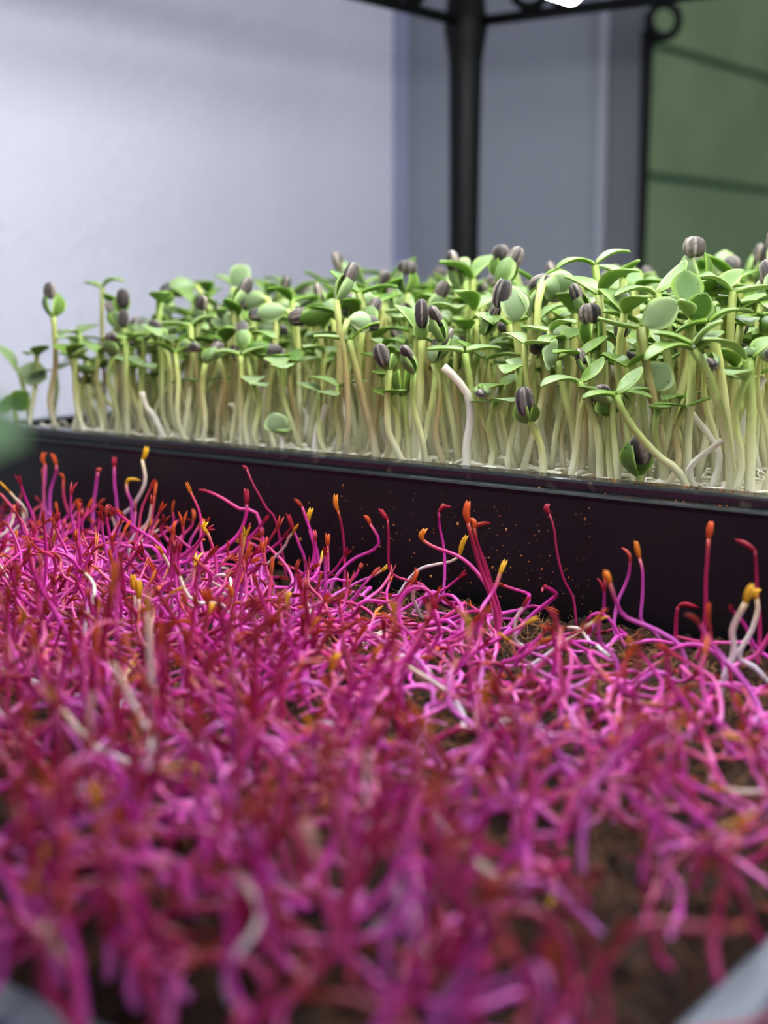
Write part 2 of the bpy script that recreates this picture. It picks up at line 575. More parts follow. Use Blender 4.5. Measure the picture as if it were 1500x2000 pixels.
M, N = 2600, 7
u0_ = rng.uniform(PT['u0'] + 0.016, PT['u1'] - 0.016, M)
w0_ = PT['w0'] + 0.016 + (0.405 - PT['w0'] - 0.016) * rng.random(M) ** 0.6
ang = rng.uniform(0, 6.28, M)
Q = np.zeros((M, N, 3))
pu, pw = u0_.copy(), w0_.copy()
lift = rng.random(M) ** 2 * 0.006
for i in range(N):
    Q[:, i] = pu[:, None] * U + np.minimum(pw, 0.4145)[:, None] * WV
    Q[:, i, 2] = soil_z(pu, np.minimum(pw, 0.4145)) + 0.0002 + lift * math.sin(math.pi * i / (N - 1)) * rng.uniform(0.5, 1.2, M)
    ang += rng.normal(0, 0.7, M)
    pu += np.cos(ang) * 0.0019
    pw += np.sin(ang) * 0.0019
V, F1 = tubes(Q, np.full((M, N), 0.00010) * rng.uniform(0.6, 1.3, (M, 1)), 4)
tag(mk('coir_fibres', V.reshape(-1, 3) + piv, (F1[None] + (np.arange(M) * V.shape[1])[:, None, None]).reshape(-1, 4), M_fibre, ptray), kind='stuff')

# ------------------------------------------------------------------ sunflower sprouts
ZUP = np.array([0, 0, 1.0])
TO_CAM = np.array([0, -1.0, 0.05])


def unit(v):
    v = np.asarray(v, float)
    return v / (np.linalg.norm(v) + 1e-12)


def seed_leaf(j, tip, up, W, arch=0.10, cup=0.10, thick=0.0016, nl=12, nc=7, col=(120, 160, 82), edge=(150, 186, 96), hollow=0.0):
    """a thick oval sunflower seed leaf from joint j to tip; up = the side its upper face looks to"""
    j, tip = np.asarray(j, float), np.asarray(tip, float)
    ax = tip - j
    L = np.linalg.norm(ax)
    ax = ax / L
    side = unit(np.cross(ax, up))
    nrm = np.cross(side, ax)
    V, C = [], []
    c0, c1 = lin(col), lin(edge)
    s_ = 0.5 - 0.5 * np.cos(np.linspace(0, 1, nl) * math.pi)
    hw = W / 2 * np.maximum(0.17 * np.sqrt(np.clip(1 - s_, 0, 1)), np.clip(np.sin(math.pi * s_ ** 1.08), 0, 1) ** 0.66)
    hw[-1] = W * 0.03
    for layer in (1, -1):
        for i, s in enumerate(s_):
            c = j + ax * L * s + nrm * L * arch * 4 * s * (1 - s)
            for k in range(nc):
                t = -1 + 2 * k / (nc - 1)
                th = thick * 0.5 * math.sqrt(max(1 - t * t, 0.0)) * (1.0 if 0 < i < nl - 1 else 0.4) * (1.25 - 0.5 * s)
                V.append(c + side * hw[i] * t + nrm * (cup * hw[i] * t * t * 1.6 + layer * th))
                e = max(abs(t) ** 4, 1 - min(1, s / 0.18))
                cc = c0 * (1 - 0.7 * e) + c1 * 0.7 * e
                C.append(cc if layer > 0 else cc * np.array([0.92, 1.08, 0.55]))
    n = nl * nc
    F = []
    for i in range(nl - 1):
        for k in range(nc - 1):
            a = i * nc + k
            F.append((a, a + 1, a + nc + 1, a + nc))
            F.append((n + a, n + a + nc, n + a + nc + 1, n + a + 1))
    for i in range(nl - 1):
        for k in (0, nc - 1):
            a = i * nc + k
            F.append((a, a + nc, n + a + nc, n + a) if k == 0 else (a, n + a, n + a + nc, a + nc))
    for k in range(nc - 1):
        a = (nl - 1) * nc + k
        F.append((a, a + 1, n + a + 1, n + a))
        F.append((k, n + k, n + k + 1, k + 1))
    return np.array(V), np.array(F), np.array(C)


def hull_shell(base, tip, W, facing, flat=0.62, shade=1.0, rs=None):
    """striped seed shell, pointed at its tip"""
    rs = rs or rnd
    base, tip = np.asarray(base, float), np.asarray(tip, float)
    nl, sides = 10, 26
    s = np.linspace(0, 1, nl)
    q = base + (tip - base) * s[:, None]
    r = W / 2 * np.sin(math.pi * (0.15 + 0.72 * s)) ** 0.62
    r[-1] = W * 0.16
    r[0] = W * 0.26
    V, F = tubes(q[None], r[None], sides, flat=np.array([flat]), ref=unit(facing)[None])
    V = V[0]
    stripe = np.array([rs.random() ** 2 * 0.35 + (0.6 if rs.random() < 0.16 else 0) for _ in range(sides)])
    for k in (6, 7, sides - 6):
        stripe[k] = 1.0
    axis_ = np.repeat(q, sides, axis=0)
    V = axis_ + (V - axis_) * (1 + np.tile((stripe - 0.3) * 0.06, nl) + np.array([rs.gauss(0, 0.018) for _ in range(nl * sides)]))[:, None]
    ca, cb = lin((31, 26, 25)), lin((168, 152, 138))
    C = np.array([(ca + (cb - ca) * stripe[k] * (0.35 + 0.65 * rs.random())) * shade for i in range(nl) for k in range(sides)])
    V = V * 1.0
    F = F.tolist()
    F.append(tuple(range(sides - 1, -1, -1)))
    F.append(tuple((nl - 1) * sides + k for k in range(sides)))
    return V, F, C


def stem_geo(pts, r0, r1, tone, n=11, sides=8):
    """stem from base to top, whitish at the base turning green"""
    q = spline(pts, n)
    t = np.linspace(0, 1, n)
    V, F = tubes(q[None], (r0 + (r1 - r0) * t + 0.00022 * (t > 0.93))[None], sides)
    stops = {'green': [(0, (236, 234, 216)), (0.25, (222, 222, 178)), (0.6, (194, 202, 126)), (1, (164, 190, 92))],
             'yellow': [(0, (238, 236, 220)), (0.35, (226, 224, 176)), (0.7, (206, 208, 130)), (1, (178, 192, 98))],
             'red': [(0, (222, 218, 198)), (0.3, (200, 186, 142)), (0.6, (188, 170, 112)), (1, (164, 178, 94))],
             'white': [(0, (236, 232, 222)), (0.6, (232, 228, 212)), (1, (222, 212, 188))]}[tone]
    ts = [a for a, _ in stops]
    cs_ = np.array([lin(c) for _, c in stops])
    C = np.stack([np.interp(t, ts, cs_[:, k]) for k in range(3)], 1)
    C = np.repeat(C, sides, axis=0)
    F = F.tolist()
    F.append(tuple((n - 1) * sides + k for k in range(sides)))
    F.append(tuple(range(sides - 1, -1, -1)))
    return V[0], F, C


def put(root, name, geo, mat):
    V, F, C = geo
    return mk(name, V - np.array(root.location), F, mat, root, C)


LEAF_COLS = [((112, 140, 78), (146, 168, 76)), ((102, 132, 56), (138, 164, 62)), ((128, 150, 102), (154, 174, 92)), ((80, 116, 38), (130, 160, 52)), ((140, 162, 116), (166, 184, 112))]


def half_bud(j, tip, facing, W, sgn, col, edge):
    """one of two folded seed leaves pressed together"""
    ax = unit(np.asarray(tip) - np.asarray(j))
    side = unit(np.cross(ax, facing)) if sgn[1] == 's' else unit(facing)
    s = 1 if sgn[0] == '+' else -1
    o = side * s * W * 0.02
    return seed_leaf(np.asarray(j), np.asarray(tip) + o, side * s, W, arch=0.26, cup=-0.42, thick=0.0016, col=col, edge=edge)


SF_GROUP = 'sunflower sprouts in the black tray'
hero_bases = []


def hero(label, d, base, pts, tone='green', leaves=(), hulls=(), r=None, dz=0.0, zb=None):
    """one sunflower sprout of its own. d: how far (mm) behind the tray's front edge it is rooted.
    base x,y and pts are where it grows, read against the tray; leaves (x0,y0,x1,y1,depth_mm,width_mm,face,colour,arch); hulls (x0,y0,x1,y1,width_mm,depth_mm)"""
    Yb = front_Y(base[0], BT['w0'] + (15.5 + 0.92 * d) * MM)
    pb = at(base[0], base[1], Yb)
    pb[2] = Z_MAT - 0.001
    b2 = (pb @ WV) - BT['w0']
    allp = [pb]
    for p in pts:
        dy = p[2] * MM if len(p) > 2 else 0
        allp.append(at(p[0], p[1], Yb + dy))
    keep = [allp[0]] + [p for p in allp[1:] if p[2] > Z_MAT + 0.003]
    root = thing('sunflower_sprout', pb, label, 'sprout', SF_GROUP)
    hero_bases.append(pb)
    sc = Yb / 0.45
    r0 = r * MM / 2 if r else 0.00150
    put(root, 'stem', stem_geo(keep, r0 * 1.05, r0 * 0.92, tone), M_stem)
    top = keep[-1]
    for lf in leaves:
        x0, y0, x1, y1, dep, wid, face = lf[:7]
        ci = lf[7] if len(lf) > 7 else 1
        arch = lf[8] if len(lf) > 8 else 0.08
        dtop = top[1]
        a = at(x0, y0, dtop)
        b = at(x1, y1, dtop + dep * MM)
        up = {'u': np.array([0, -0.07, 1.0]), 'c': np.array([0.1, -1.0, 0.3]), 'l': np.array([-1.0, -0.5, 0.4]), 'r': np.array([1.0, -0.5, 0.4]), 'd': np.array([0, -0.7, -1.0])}[face]
        c_, e_ = LEAF_COLS[ci]
        put(root, 'seed_leaf', seed_leaf(a, b, up, wid * MM, arch=arch, col=c_, edge=e_), M_leaf)
    for h in hulls:
        x0, y0, x1, y1, wid = h[:5]
        dep = h[5] * MM if len(h) > 5 else 0
        put(root, 'seed_hull', hull_shell(at(x0, y0, top[1] + dep - 0.001), at(x1, y1, top[1] + dep - 0.001), wid * MM, TO_CAM), M_hull)
    if base[0] > 1000 and d < 30:                        # black grit clinging to stem and leaves
        cc_, zz_ = [], []
        for ch in list(root.children):
            vs = ch.data.vertices
            if ch.name.startswith('seed_hull'):
                continue
            for _ in range(5 + int(9 * (base[0] > 1280))):
                v = vs[rnd.randrange(len(vs))].co
                if v[1] < 0.0008 or ch.name.startswith('seed_leaf'):
                    cc_.append(np.array(v))
                    zz_.append(rnd.uniform(0.00008, 0.00026))
        if cc_:
            V, F, C = lumps(np.array(cc_), np.array(zz_), np.tile(lin((38, 30, 26)), (len(cc_), 1)))
            g = mk('grit', V, F, M_crumb, root, C, smooth=False)
            g['kind'] = 'stuff'
    return root


def bud(x0, y0, x1, y1, wid, ci=3, dep=0):
    """two folded seed leaves, one turned each way"""
    return [(x0, y0, x1 - wid * 0.5, y1, dep - 0.6, wid, 'l', ci, 0.20), (x0, y0, x1 + wid * 0.5, y1, dep + 0.6, wid, 'r', ci, 0.20)]


hero('tall sunflower sprout with two slim arched leaves, highest beside the green wall edge', 58, (1182, 880), [(1183, 800), (1179, 690), (1172, 600), (1162, 518)], 'green',
     [(1162, 516, 1083, 527, -2, 10, 'u', 1, 0.17), (1164, 514, 1231, 492, 2, 9, 'u', 2, 0.14)], r=2.9)
hero('sunflower sprout with broad pale leaf pair just right of the tallest sprout', 78, (1226, 870), [(1224, 750), (1220, 640), (1217, 545)], 'yellow',
     [(1217, 541, 1168, 520, 4, 14, 'u', 4), (1218, 541, 1250, 508, -3, 13, 'u', 1)], r=3.0)
hero('sunflower sprout with one leaf raised like a horn and pale leaf drooping', 40, (1345, 900), [(1340, 845), (1318, 780), (1297, 660), (1283, 572)], 'green',
     [(1283, 575, 1199, 579, -4, 9, 'u', 2, 0.16), (1280, 572, 1341, 508, 3, 9, 'l', 1, -0.10)], r=3.1)
hero('sunflower sprout holding two upright round bright green leaves towards the viewer', 16, (1348, 948), [(1342, 890), (1347, 800), (1352, 705), (1346, 625)], 'green',
     [(1347, 598, 1338, 527, 5, 11.5, 'c', 3, -0.03), (1352, 628, 1380, 572, -2, 9.5, 'c', 3, -0.02), (1346, 618, 1330, 585, -4, 8, 'u', 4)], r=3.0)
hero('tall sunflower sprout capped by a grey hull against the green wall', 95, (1392, 880), [(1388, 760), (1376, 640), (1366, 570)], 'yellow',
     [(1366, 572, 1345, 492, 2, 11, 'l', 2, 0.14), (1366, 572, 1376, 492, -1, 11, 'r', 1, 0.14)], [(1355, 502, 1357, 462, 8.5)], r=3.0)
hero('sunflower sprout with a narrow leaf slanting up over the dark leaves', 46, (1398, 905), [(1396, 780), (1392, 660), (1390, 580)], 'green',
     [(1390, 574, 1454, 528, -2, 9, 'l', 1, 0.02), (1392, 578, 1440, 600, 5, 11, 'u', 3)], r=2.8)
hero('sunflower sprout with wide flat V of leaves and tiny yellow heart', 22, (1293, 930), [(1291, 870), (1278, 790), (1262, 710), (1251, 638)], 'red',
     [(1248, 638, 1167, 620, -2, 9, 'u', 2, -0.05), (1254, 638, 1323, 588, 3, 11, 'c', 2, -0.04)], r=3.0)
hero('thick stemmed sunflower sprout carrying a speckled fan of leaves with black grit', 7, (1436, 950), [(1424, 880), (1406, 800), (1380, 725), (1355, 682)], 'green',
     [(1350, 680, 1259, 704, -6, 10, 'u', 1, 0.16), (1352, 672, 1277, 650, 2, 10, 'u', 1, 0.05), (1354, 672, 1412, 626, -3, 11, 'u', 2, 0.08), (1352, 690, 1414, 648, 4, 9, 'l', 1, 0.1)], r=3.3)
hero('thick stemmed sunflower sprout at the frame edge with long leaf reaching leftward', 5, (1464, 950), [(1466, 880), (1467, 790), (1462, 705)], 'green',
     [(1458, 698, 1372, 662, -4, 11, 'u', 2, 0.10), (1468, 698, 1520, 660, 2, 11, 'u', 1, 0.12), (1461, 694, 1462, 677, 0, 5, 'c', 4)], r=3.4)
hero('sunflower sprout behind the thick pair with leaf tip curled upward', 20, (1428, 935), [(1424, 860), (1415, 780), (1402, 690), (1385, 630)], 'yellow',
     [(1385, 628, 1444, 604, -2, 9, 'u', 1, 0.1), (1383, 626, 1320, 650, 3, 9, 'u', 3)], r=3.0)
hero('short sunflower sprout with big striped hull leaning over the rim', 4, (1062, 912), [(1058, 880), (1046, 845), (1034, 822)], 'yellow',
     [(1034, 828, 1016, 780, 2, 9, 'l', 1, 0.15), (1034, 828, 1040, 785, 1, 8, 'r', 1, 0.15)], [(1028, 812, 1022, 755, 6.6)], r=2.8)
hero('sunflower sprout with drooping pale leaf and one erect slim leaf above the rim', 9, (1172, 932), [(1172, 880), (1160, 815), (1143, 770), (1131, 745)], 'green',
     [(1130, 745, 1055, 755, -5, 9, 'u', 2, 0.13), (1132, 747, 1181, 697, 2, 8, 'l', 1, -0.08)], r=3.0)
hero('sunflower sprout whose bare stem crosses diagonally low over the rim', 4, (1352, 947), [(1325, 920), (1288, 893), (1240, 840), (1212, 795), (1204, 772)], 'green',
     [(1203, 772, 1136, 778, -3, 7, 'u', 1, 0.10), (1204, 770, 1255, 717, 2, 8, 'l', 1, -0.04)], r=2.7)
hero('sunflower sprout with large smooth blue green leaf held flat above crossed stem', 24, (1300, 915), [(1293, 870), (1285, 820), (1272, 772)], 'green',
     [(1266, 760, 1304, 712, 3, 12, 'c', 2, -0.03), (1270, 762, 1213, 766, -4, 9, 'u', 2)], r=3.2)
hero('short sunflower sprout with rounded closed dark green leaves', 10, (1196, 938), [(1190, 890), (1191, 840), (1189, 810)], 'green',
     [(1188, 812, 1184, 768, -2, 11, 'c', 3, 0.15), (1189, 812, 1192, 764, 2, 11, 'c', 1, -0.1)], r=2.6)
hero('lowest sunflower sprout, dark leaves half out of a gritty hull', 2, (1250, 938), [(1249, 930), (1247, 918)], 'green',
     [(1246, 930, 1232, 860, -1, 9, 'l', 3, 0.18), (1249, 930, 1250, 862, 0, 9, 'c', 3, 0.1)], [(1256, 905, 1246, 850, 7.5, -1)], r=2.6)
hero('nodding sunflower sprout with split hull hanging over folded green leaves', 34, (1186, 905), [(1184, 820), (1175, 740), (1162, 684)], 'green',
     [(1162, 690, 1149, 610, -1, 8, 'l', 3, 0.14), (1162, 690, 1160, 606, 1, 8, 'r', 3, 0.14)], [(1154, 632, 1150, 592, 8, -1)], r=2.8)
hero('sunflower sprout with broad greyish leaf facing up, left of the crossing stems', 20, (1128, 915), [(1122, 850), (1105, 780), (1088, 705)], 'green',
     [(1084, 700, 1060, 684, -5, 12, 'c', 4), (1090, 696, 1146, 690, 2, 10, 'u', 2)], r=3.0)
hero('tall pale sunflower sprout with large hull dangling beside drooped leaves', 30, (1026, 890), [(1022, 800), (1014, 700), (1006, 620), (1000, 585)], 'yellow',
     [(1000, 560, 1006, 628, -2, 11, 'c', 4, 0.12), (1006, 562, 1034, 620, 2, 9, 'r', 2, 0.1)], [(988, 546, 973, 602, 6.8, -1)], r=3.2)
hero('bare white sunflower stem bent like a swan neck, leafless', 6, (912, 900), [(911, 870), (919, 820), (915, 775), (893, 742), (866, 716)], 'white', r=3.2)
hero('thin sunflower sprout with tilted hull and white bowed foot', 4, (792, 892), [(772, 872), (758, 840), (757, 780), (760, 722)], 'yellow',
     [(760, 724, 742, 682, 1, 7, 'l', 1, 0.14), (760, 724, 766, 690, 0, 6, 'r', 0, 0.1)], [(752, 714, 738, 672, 6.0, -1)], r=2.6)
hero('sunflower sprout with plump closed round green bud', 12, (800, 885), [(795, 850), (790, 800), (786, 772)], 'green',
     [(786, 774, 779, 722, -2, 9.5, 'l', 1, 0.12), (786, 774, 793, 722, -1, 9.5, 'r', 1, 0.12)], r=2.6)
hero('sunflower sprout with reddish stem and wide leaf pair in mid tray', 8, (736, 884), [(728, 850), (712, 790), (694, 715), (681, 664)], 'red',
     [(679, 662, 612, 657, -3, 8, 'u', 2, 0.02), (683, 662, 743, 630, 3, 10, 'u', 1, 0.12)], r=3.0)
hero('sunflower sprout with long streaked hull pointing down its own stem', 9, (820, 888), [(820, 820), (822, 740), (824, 664)], 'yellow',
     [(824, 668, 818, 622, 0, 6, 'c', 1)], [(824, 640, 823, 584, 5.2)], r=2.9)
hero('twin stemmed looking sunflower sprout close behind the long streaked hull', 13, (810, 884), [(811, 820), (813, 730), (815, 650)], 'yellow',
     [(815, 650, 770, 596, 3, 11, 'u', 1, 0.12), (815, 650, 862, 622, 2, 10, 'u', 2)], r=2.8)
hero('sunflower sprout with level leaf pair between bent white stem and big hull', 15, (935, 893), [(930, 840), (920, 760), (908, 690)], 'green',
     [(905, 684, 834, 682, -3, 9, 'u', 2, 0.03), (910, 684, 978, 680, 3, 10, 'u', 2, 0.05)], r=2.9)
hero('small cream coloured closed sunflower seedling low at the rim', 2, (552, 858), [(549, 850), (546, 842)], 'white',
     [(545, 846, 532, 806, -1, 10, 'c', 4, 0.1), (552, 848, 560, 842, -3, 8, 'u', 4, 0.2)], r=2.4)
hero('leaning bare white sunflower stem behind the cream seedling', 4, (612, 872), [(618, 845), (628, 815), (637, 790)], 'white', r=2.8)
hero('lone tall sunflower sprout with hull tipped bud at the far tray end', 4, (114, 830), [(100, 806), (97, 775), (108, 720), (107, 660), (104, 616)], 'red',
     [(104, 620, 92, 570, -1, 9, 'l', 3, 0.16), (104, 620, 112, 572, 1, 9, 'r', 1, 0.16)], [(97, 584, 97, 552, 5.5, -1)], r=2.6)
hero('sunflower sprout with yellow tip beside the lone tall one', 5, (166, 832), [(152, 800), (147, 760), (146, 700)], 'yellow',
     [(146, 700, 118, 690, 2, 9, 'u', 2), (146, 700, 172, 682, -2, 8, 'u', 2)], r=2.6)
hero('pale bare sunflower stem sloping to the rim at far tray end', 5, (325, 842), [(304, 818), (286, 795), (277, 765)], 'white', r=2.6)
hero('sunflower sprout with two even leaves like a T near the far end', 5, (472, 846), [(472, 800), (471, 740), (470, 695)], 'yellow',
     [(468, 692, 418, 688, -2, 9, 'u', 2), (472, 692, 522, 678, 2, 10, 'u', 2)], r=2.7)
hero('sunflower sprout with bright yellow green leaf standing above the canopy at left', 105, (460, 800), [(458, 700), (457, 610), (455, 560)], 'yellow',
     [(455, 556, 485, 520, -2, 11, 'c', 4), (455, 556, 420, 538, 4, 9, 'u', 2)], r=2.8)
hero('sunflower sprout with broad pale leaf in front of the black post', 110, (912, 830), [(911, 720), (911, 620), (908, 548)], 'green',
     [(908, 546, 878, 516, -3, 15, 'c', 4), (912, 546, 938, 530, 3, 9, 'u', 2)], r=3.0)
hero('sunflower sprout with plump bud and hull cap left of the post', 95, (798, 830), [(797, 720), (796, 630), (793, 570)], 'yellow',
     [(793, 574, 782, 524, -1, 10, 'l', 2, 0.15), (793, 574, 804, 524, 0, 10, 'r', 1, 0.15)], [(794, 536, 797, 508, 8.5, -1)], r=2.9)
hero('sunflower sprout with plump bud and hull cap right of the post', 90, (985, 850), [(984, 740), (983, 620), (981, 545)], 'yellow',
     [(981, 548, 970, 496, -1, 10, 'l', 1, 0.15), (981, 548, 988, 496, 0, 10, 'r', 0, 0.15)], [(979, 508, 977, 478, 7.0, -1)], r=2.9)
hero('sunflower sprout with folded green leaves out of focus before the pale wall', 150, (716, 790), [(716, 700), (715, 620), (714, 560)], 'green',
     [(714, 558, 696, 516, -1, 10, 'l', 2), (714, 558, 742, 540, 2, 9, 'u', 2)], r=2.6)
hero('sunflower sprout with hull stacked above hull at far tray end', 24, (244, 815), [(242, 740), (240, 660), (240, 612)], 'yellow',
     [(240, 614, 236, 572, 0, 8, 'c', 3, 0.1)], [(241, 600, 240, 564, 6.0, -1), (240, 640, 242, 604, 5.0, -3)], r=2.6)
hero('sunflower sprout with thin drooping leaf pair above the far end', 40, (205, 800), [(203, 720), (199, 630), (200, 562)], 'red',
     [(199, 560, 166, 552, 2, 8, 'u', 2), (201, 558, 242, 550, -2, 10, 'u', 2, 0.2)], r=2.2)

hero('sunflower sprout with wide grey green leaf at the very end of the tray', 10, (58, 815), [(54, 790), (46, 760), (38, 725)], 'green',
     [(36, 722, 92, 738, -4, 12, 'c', 4, -0.05), (34, 724, -14, 672, 2, 10, 'u', 2, 0.1)], r=2.4)
hero('low sunflower sprout with dark leaves under the wide grey green leaf', 5, (30, 818), [(28, 806), (26, 795)], 'green',
     [(26, 800, 56, 766, -2, 11, 'c', 3, 0.1), (24, 800, 0, 786, 2, 11, 'c', 3, 0.1)], r=2.2)

# ------- the rest of the sunflower bed: sixteen kinds of sprout, copied


def proto_geo(kind, rs):
    """parts of one sprout about its base: list of (name, geo, material)"""
    h = rs.uniform(0.050, 0.062)
    lx, ly = rs.gauss(0, 0.006), rs.gauss(0, 0.006)
    pts = [np.array([0, 0, -0.001]), np.array([lx * 0.5 + rs.gauss(0, .0018), ly * 0.5 + rs.gauss(0, .0018), h * 0.3]), np.array([lx * 0.8 + rs.gauss(0, .0018), ly * 0.8 + rs.gauss(0, .0018), h * 0.7]), np.array([lx, ly, h])]
    tone = rs.choice(('green', 'green', 'green', 'yellow', 'yellow', 'yellow', 'red'))
    parts = []
    top = pts[-1]
    ci = rs.randrange(5)
    pair_tone.append(ci)
    c_, e_ = LEAF_COLS[ci]
    az = rs.uniform(0, 6.28)
    if kind == 'pair':
        for k in (0, 1):
            a = az + k * math.pi + rs.gauss(0, 0.2)
            el = math.radians(rs.uniform(-8, 34))
            L = rs.uniform(0.013, 0.0175)
            d = np.array([math.cos(a) * math.cos(el), math.sin(a) * math.cos(el), math.sin(el)])
            parts.append(('seed_leaf', seed_leaf(top, top + d * L, ZUP - d * 0.3, rs.uniform(0.0090, 0.0125), arch=rs.uniform(0.0, 0.16), col=c_, edge=e_), M_leaf))
    elif kind in ('hull', 'nod'):
        d = unit([math.cos(az) * 0.55, math.sin(az) * 0.55, 1]) if kind == 'hull' else unit([math.cos(az), math.sin(az), -0.15])
        if kind == 'nod':
            top = top + np.array([math.cos(az), math.sin(az), 0.4]) * 0.004
            pts.append(top)
        L = rs.uniform(0.012, 0.015)
        s = unit(np.cross(d, [0.3, 0.2, 0.9 if kind == 'nod' else 0.1]))
        for g in (1, -1):
            parts.append(('seed_leaf', seed_leaf(top, top + d * L + s * g * 0.0012, s * g, rs.uniform(0.008, 0.010), arch=0.17, cup=-0.25, col=c_, edge=e_), M_leaf))
        parts.append(('seed_hull', hull_shell(top + d * L * 0.58 + s * 0.0008, top + d * (L * 0.58 + 0.0092), rs.uniform(0.0060, 0.0074), s, 0.78, rs=rs), M_hull))
    elif kind == 'bare':
        tone = 'white'
        pts = pts[:3]
        pts[-1] = pts[-1] + np.array([rs.gauss(0, 0.006), rs.gauss(0, 0.006), -0.003])
    parts.insert(0, ('stem', stem_geo(pts, rs.uniform(0.0013, 0.0016), rs.uniform(0.00115, 0.0014), tone, n=8, sides=7), M_stem))
    return parts


pair_tone = []
rsp = random.Random(21)
kinds = ['pair'] * 12 + ['hull'] * 3 + ['nod'] * 3 + ['bare'] * 1
protos = [(k, proto_geo(k, rsp)) for k in kinds]
proto_word = {}

cand = []
hb_ = np.array(hero_bases)[:, :2]
step = 0.0092
for i in range(int(0.53 / step)):
    for k in range(int(0.245 / step)):
        u_ = BT['u0'] + 0.018 + (i + rnd.uniform(-0.42, 0.42) + 0.5 * (k % 2)) * step
        w_ = BT['w0'] + 0.0165 + 0.004 + (k + rnd.uniform(-0.4, 0.4)) * step
        if u_ > BT['u1'] - 0.016 or w_ > BT['w1'] - 0.017:
            continue
        p = P(u_, w_, Z_MAT)
        px, py = project(p)
        if not -60 < px < 1570:
            continue
        if np.min(np.hypot(*(hb_ - p[:2]).T)) < 0.0045:
            continue
        if px > 1000 and w_ < BT['w0'] + 0.028 and rnd.random() < 0.45:
            continue
        if px < 170 and w_ < BT['w0'] + 0.05 and rnd.random() < 0.2:
            continue
        cand.append((p[1], p, px, u_, w_))
cand.sort(key=lambda c: c[0] + 0.6 * (c[4] - BT['w0']))
N_SOLO = 245
ordinal = ('first', 'second', 'third', 'fourth', 'fifth', 'sixth', 'seventh', 'eighth', 'ninth', 'tenth', 'eleventh', 'twelfth')


def zone(px):
    for lim, nm in ((150, 'at the far tray end'), (300, 'near the lone tall sprout'), (450, 'by the pale sloping stem'), (600, 'by the small cream seedling'), (750, 'by the reddish stem'), (880, 'by the long streaked hull'),
                    (1000, 'by the bent white stem'), (1100, 'by the big striped hull'), (1210, 'by the nodding split hull'), (1310, 'by the crossing stem'), (1400, 'by the two round leaves')):
        if px < lim:
            return nm
    return 'at the near frame edge'


desc = {'pair': 'open leaf pair', 'hull': 'upright hull cap', 'nod': 'bowed hull head', 'bare': 'leafless white stem'}
LEAF_WORD = ('mid green', 'vivid green', 'greyish', 'dark', 'pale')
roots_of = {}
rest_V, rest_F, rest_C, rest_M, nv = [], [], [], [], 0
solo = []
for n_, (dist, p, px, u_, w_) in enumerate(cand):
    ki = rnd.randrange(len(protos))
    if w_ < BT['w0'] + 0.03 and protos[ki][0] == 'pair' and rnd.random() < 0.3:
        ki = rnd.randrange(11, len(protos))
    if px < 330 and protos[ki][0] == 'bare':
        ki = rnd.randrange(12)
    kind, geo = protos[ki]
    s = rnd.gauss(1.0, 0.16)
    back = (w_ - BT['w0']) / 0.27
    s *= 0.83 + 0.10 * back
    s *= np.interp(px, [0, 170, 330, 900, 1200, 1500], [0.66, 0.86, 0.93, 0.97, 1.01, 1.06])
    if w_ < BT['w0'] + 0.035:
        s *= rnd.uniform(0.70, 1.0) * (0.9 if px > 950 else 1)
    s = min(max(s, 0.45), 1.35)
    rz = rnd.uniform(0, 6.28)
    xy = min(1.15, max(0.85, s))
    if n_ < N_SOLO:
        solo.append((ki, p, px, u_, w_, s, xy, rz))
    else:
        c_, s_ = math.cos(rz), math.sin(rz)
        R = np.array([[c_ * xy, -s_ * xy, 0], [s_ * xy, c_ * xy, 0], [0, 0, s]])
        for nm, (V, F, C), mat in geo:
            rest_V.append(V @ R.T + p)
            rest_F += [tuple(int(i) + nv for i in f) for f in F]
            rest_C.append(C)
            rest_M += [{'stem': 0, 'seed_leaf': 1, 'seed_hull': 2}[nm]] * len(F)
            nv += len(V)

for ki, k in enumerate(kinds):
    proto_word[ki] = desc[k] if k != 'pair' else f"{LEAF_WORD[pair_tone[ki]]} leaf pair"
lab_count = {}
info = []
for (ki, p, px, u_, w_, s, xy, rz) in solo:
    dmm = (w_ - BT['w0']) * 1000
    row = 'first rank' if dmm < 30 else 'second rank' if dmm < 40 else 'third rank' if dmm < 50 else 'fourth rank' if dmm < 62 else 'fifth rank' if dmm < 76 else 'sixth rank' if dmm < 90 else 'hindmost rank'
    size = 'short' if s < 0.76 else 'tall' if s > 1.0 else 'middling'
    stem_c = {True: 'white'}.get(kinds[ki] == 'bare', 'green')
    key = f"{size} sprout, {proto_word[ki]}, {row}, {zone(px)}"
    info.append((key, px))
    lab_count.setdefault(key, []).append(px)
proto_root = {}
for (ki, p, px, u_, w_, s, xy, rz), (key, _) in zip(solo, info):
    same = sorted(lab_count[key])
    lab = key if len(same) == 1 else f"{ordinal[min(11, same.index(px))]} from left, {key}"
    if ki not in proto_root:
        root = thing('sunflower_sprout', (0, 0, 0))
        for nm, g, mat in protos[ki][1]:
            put(root, nm, g, mat)
        proto_root[ki] = root
    else:
        src = proto_root[ki]
        root = src.copy()
        COL.objects.link(root)
        for ch in src.children:
            c = ch.copy()
            COL.objects.link(c)
            c.parent = root
    tag(root, lab, 'sprout', SF_GROUP)
    root.location = tuple(p)
    root.rotation_euler = (0, 0, rz)
    root.scale = (xy, xy, s)
if rest_V:
    tag(mk('sunflower_thicket', np.vstack(rest_V), rest_F, [M_stem, M_leaf, M_hull], None, np.vstack(rest_C), mi=rest_M),
        'dense mass of sunflower sprouts deep in the black tray', 'sprouts', kind='stuff')

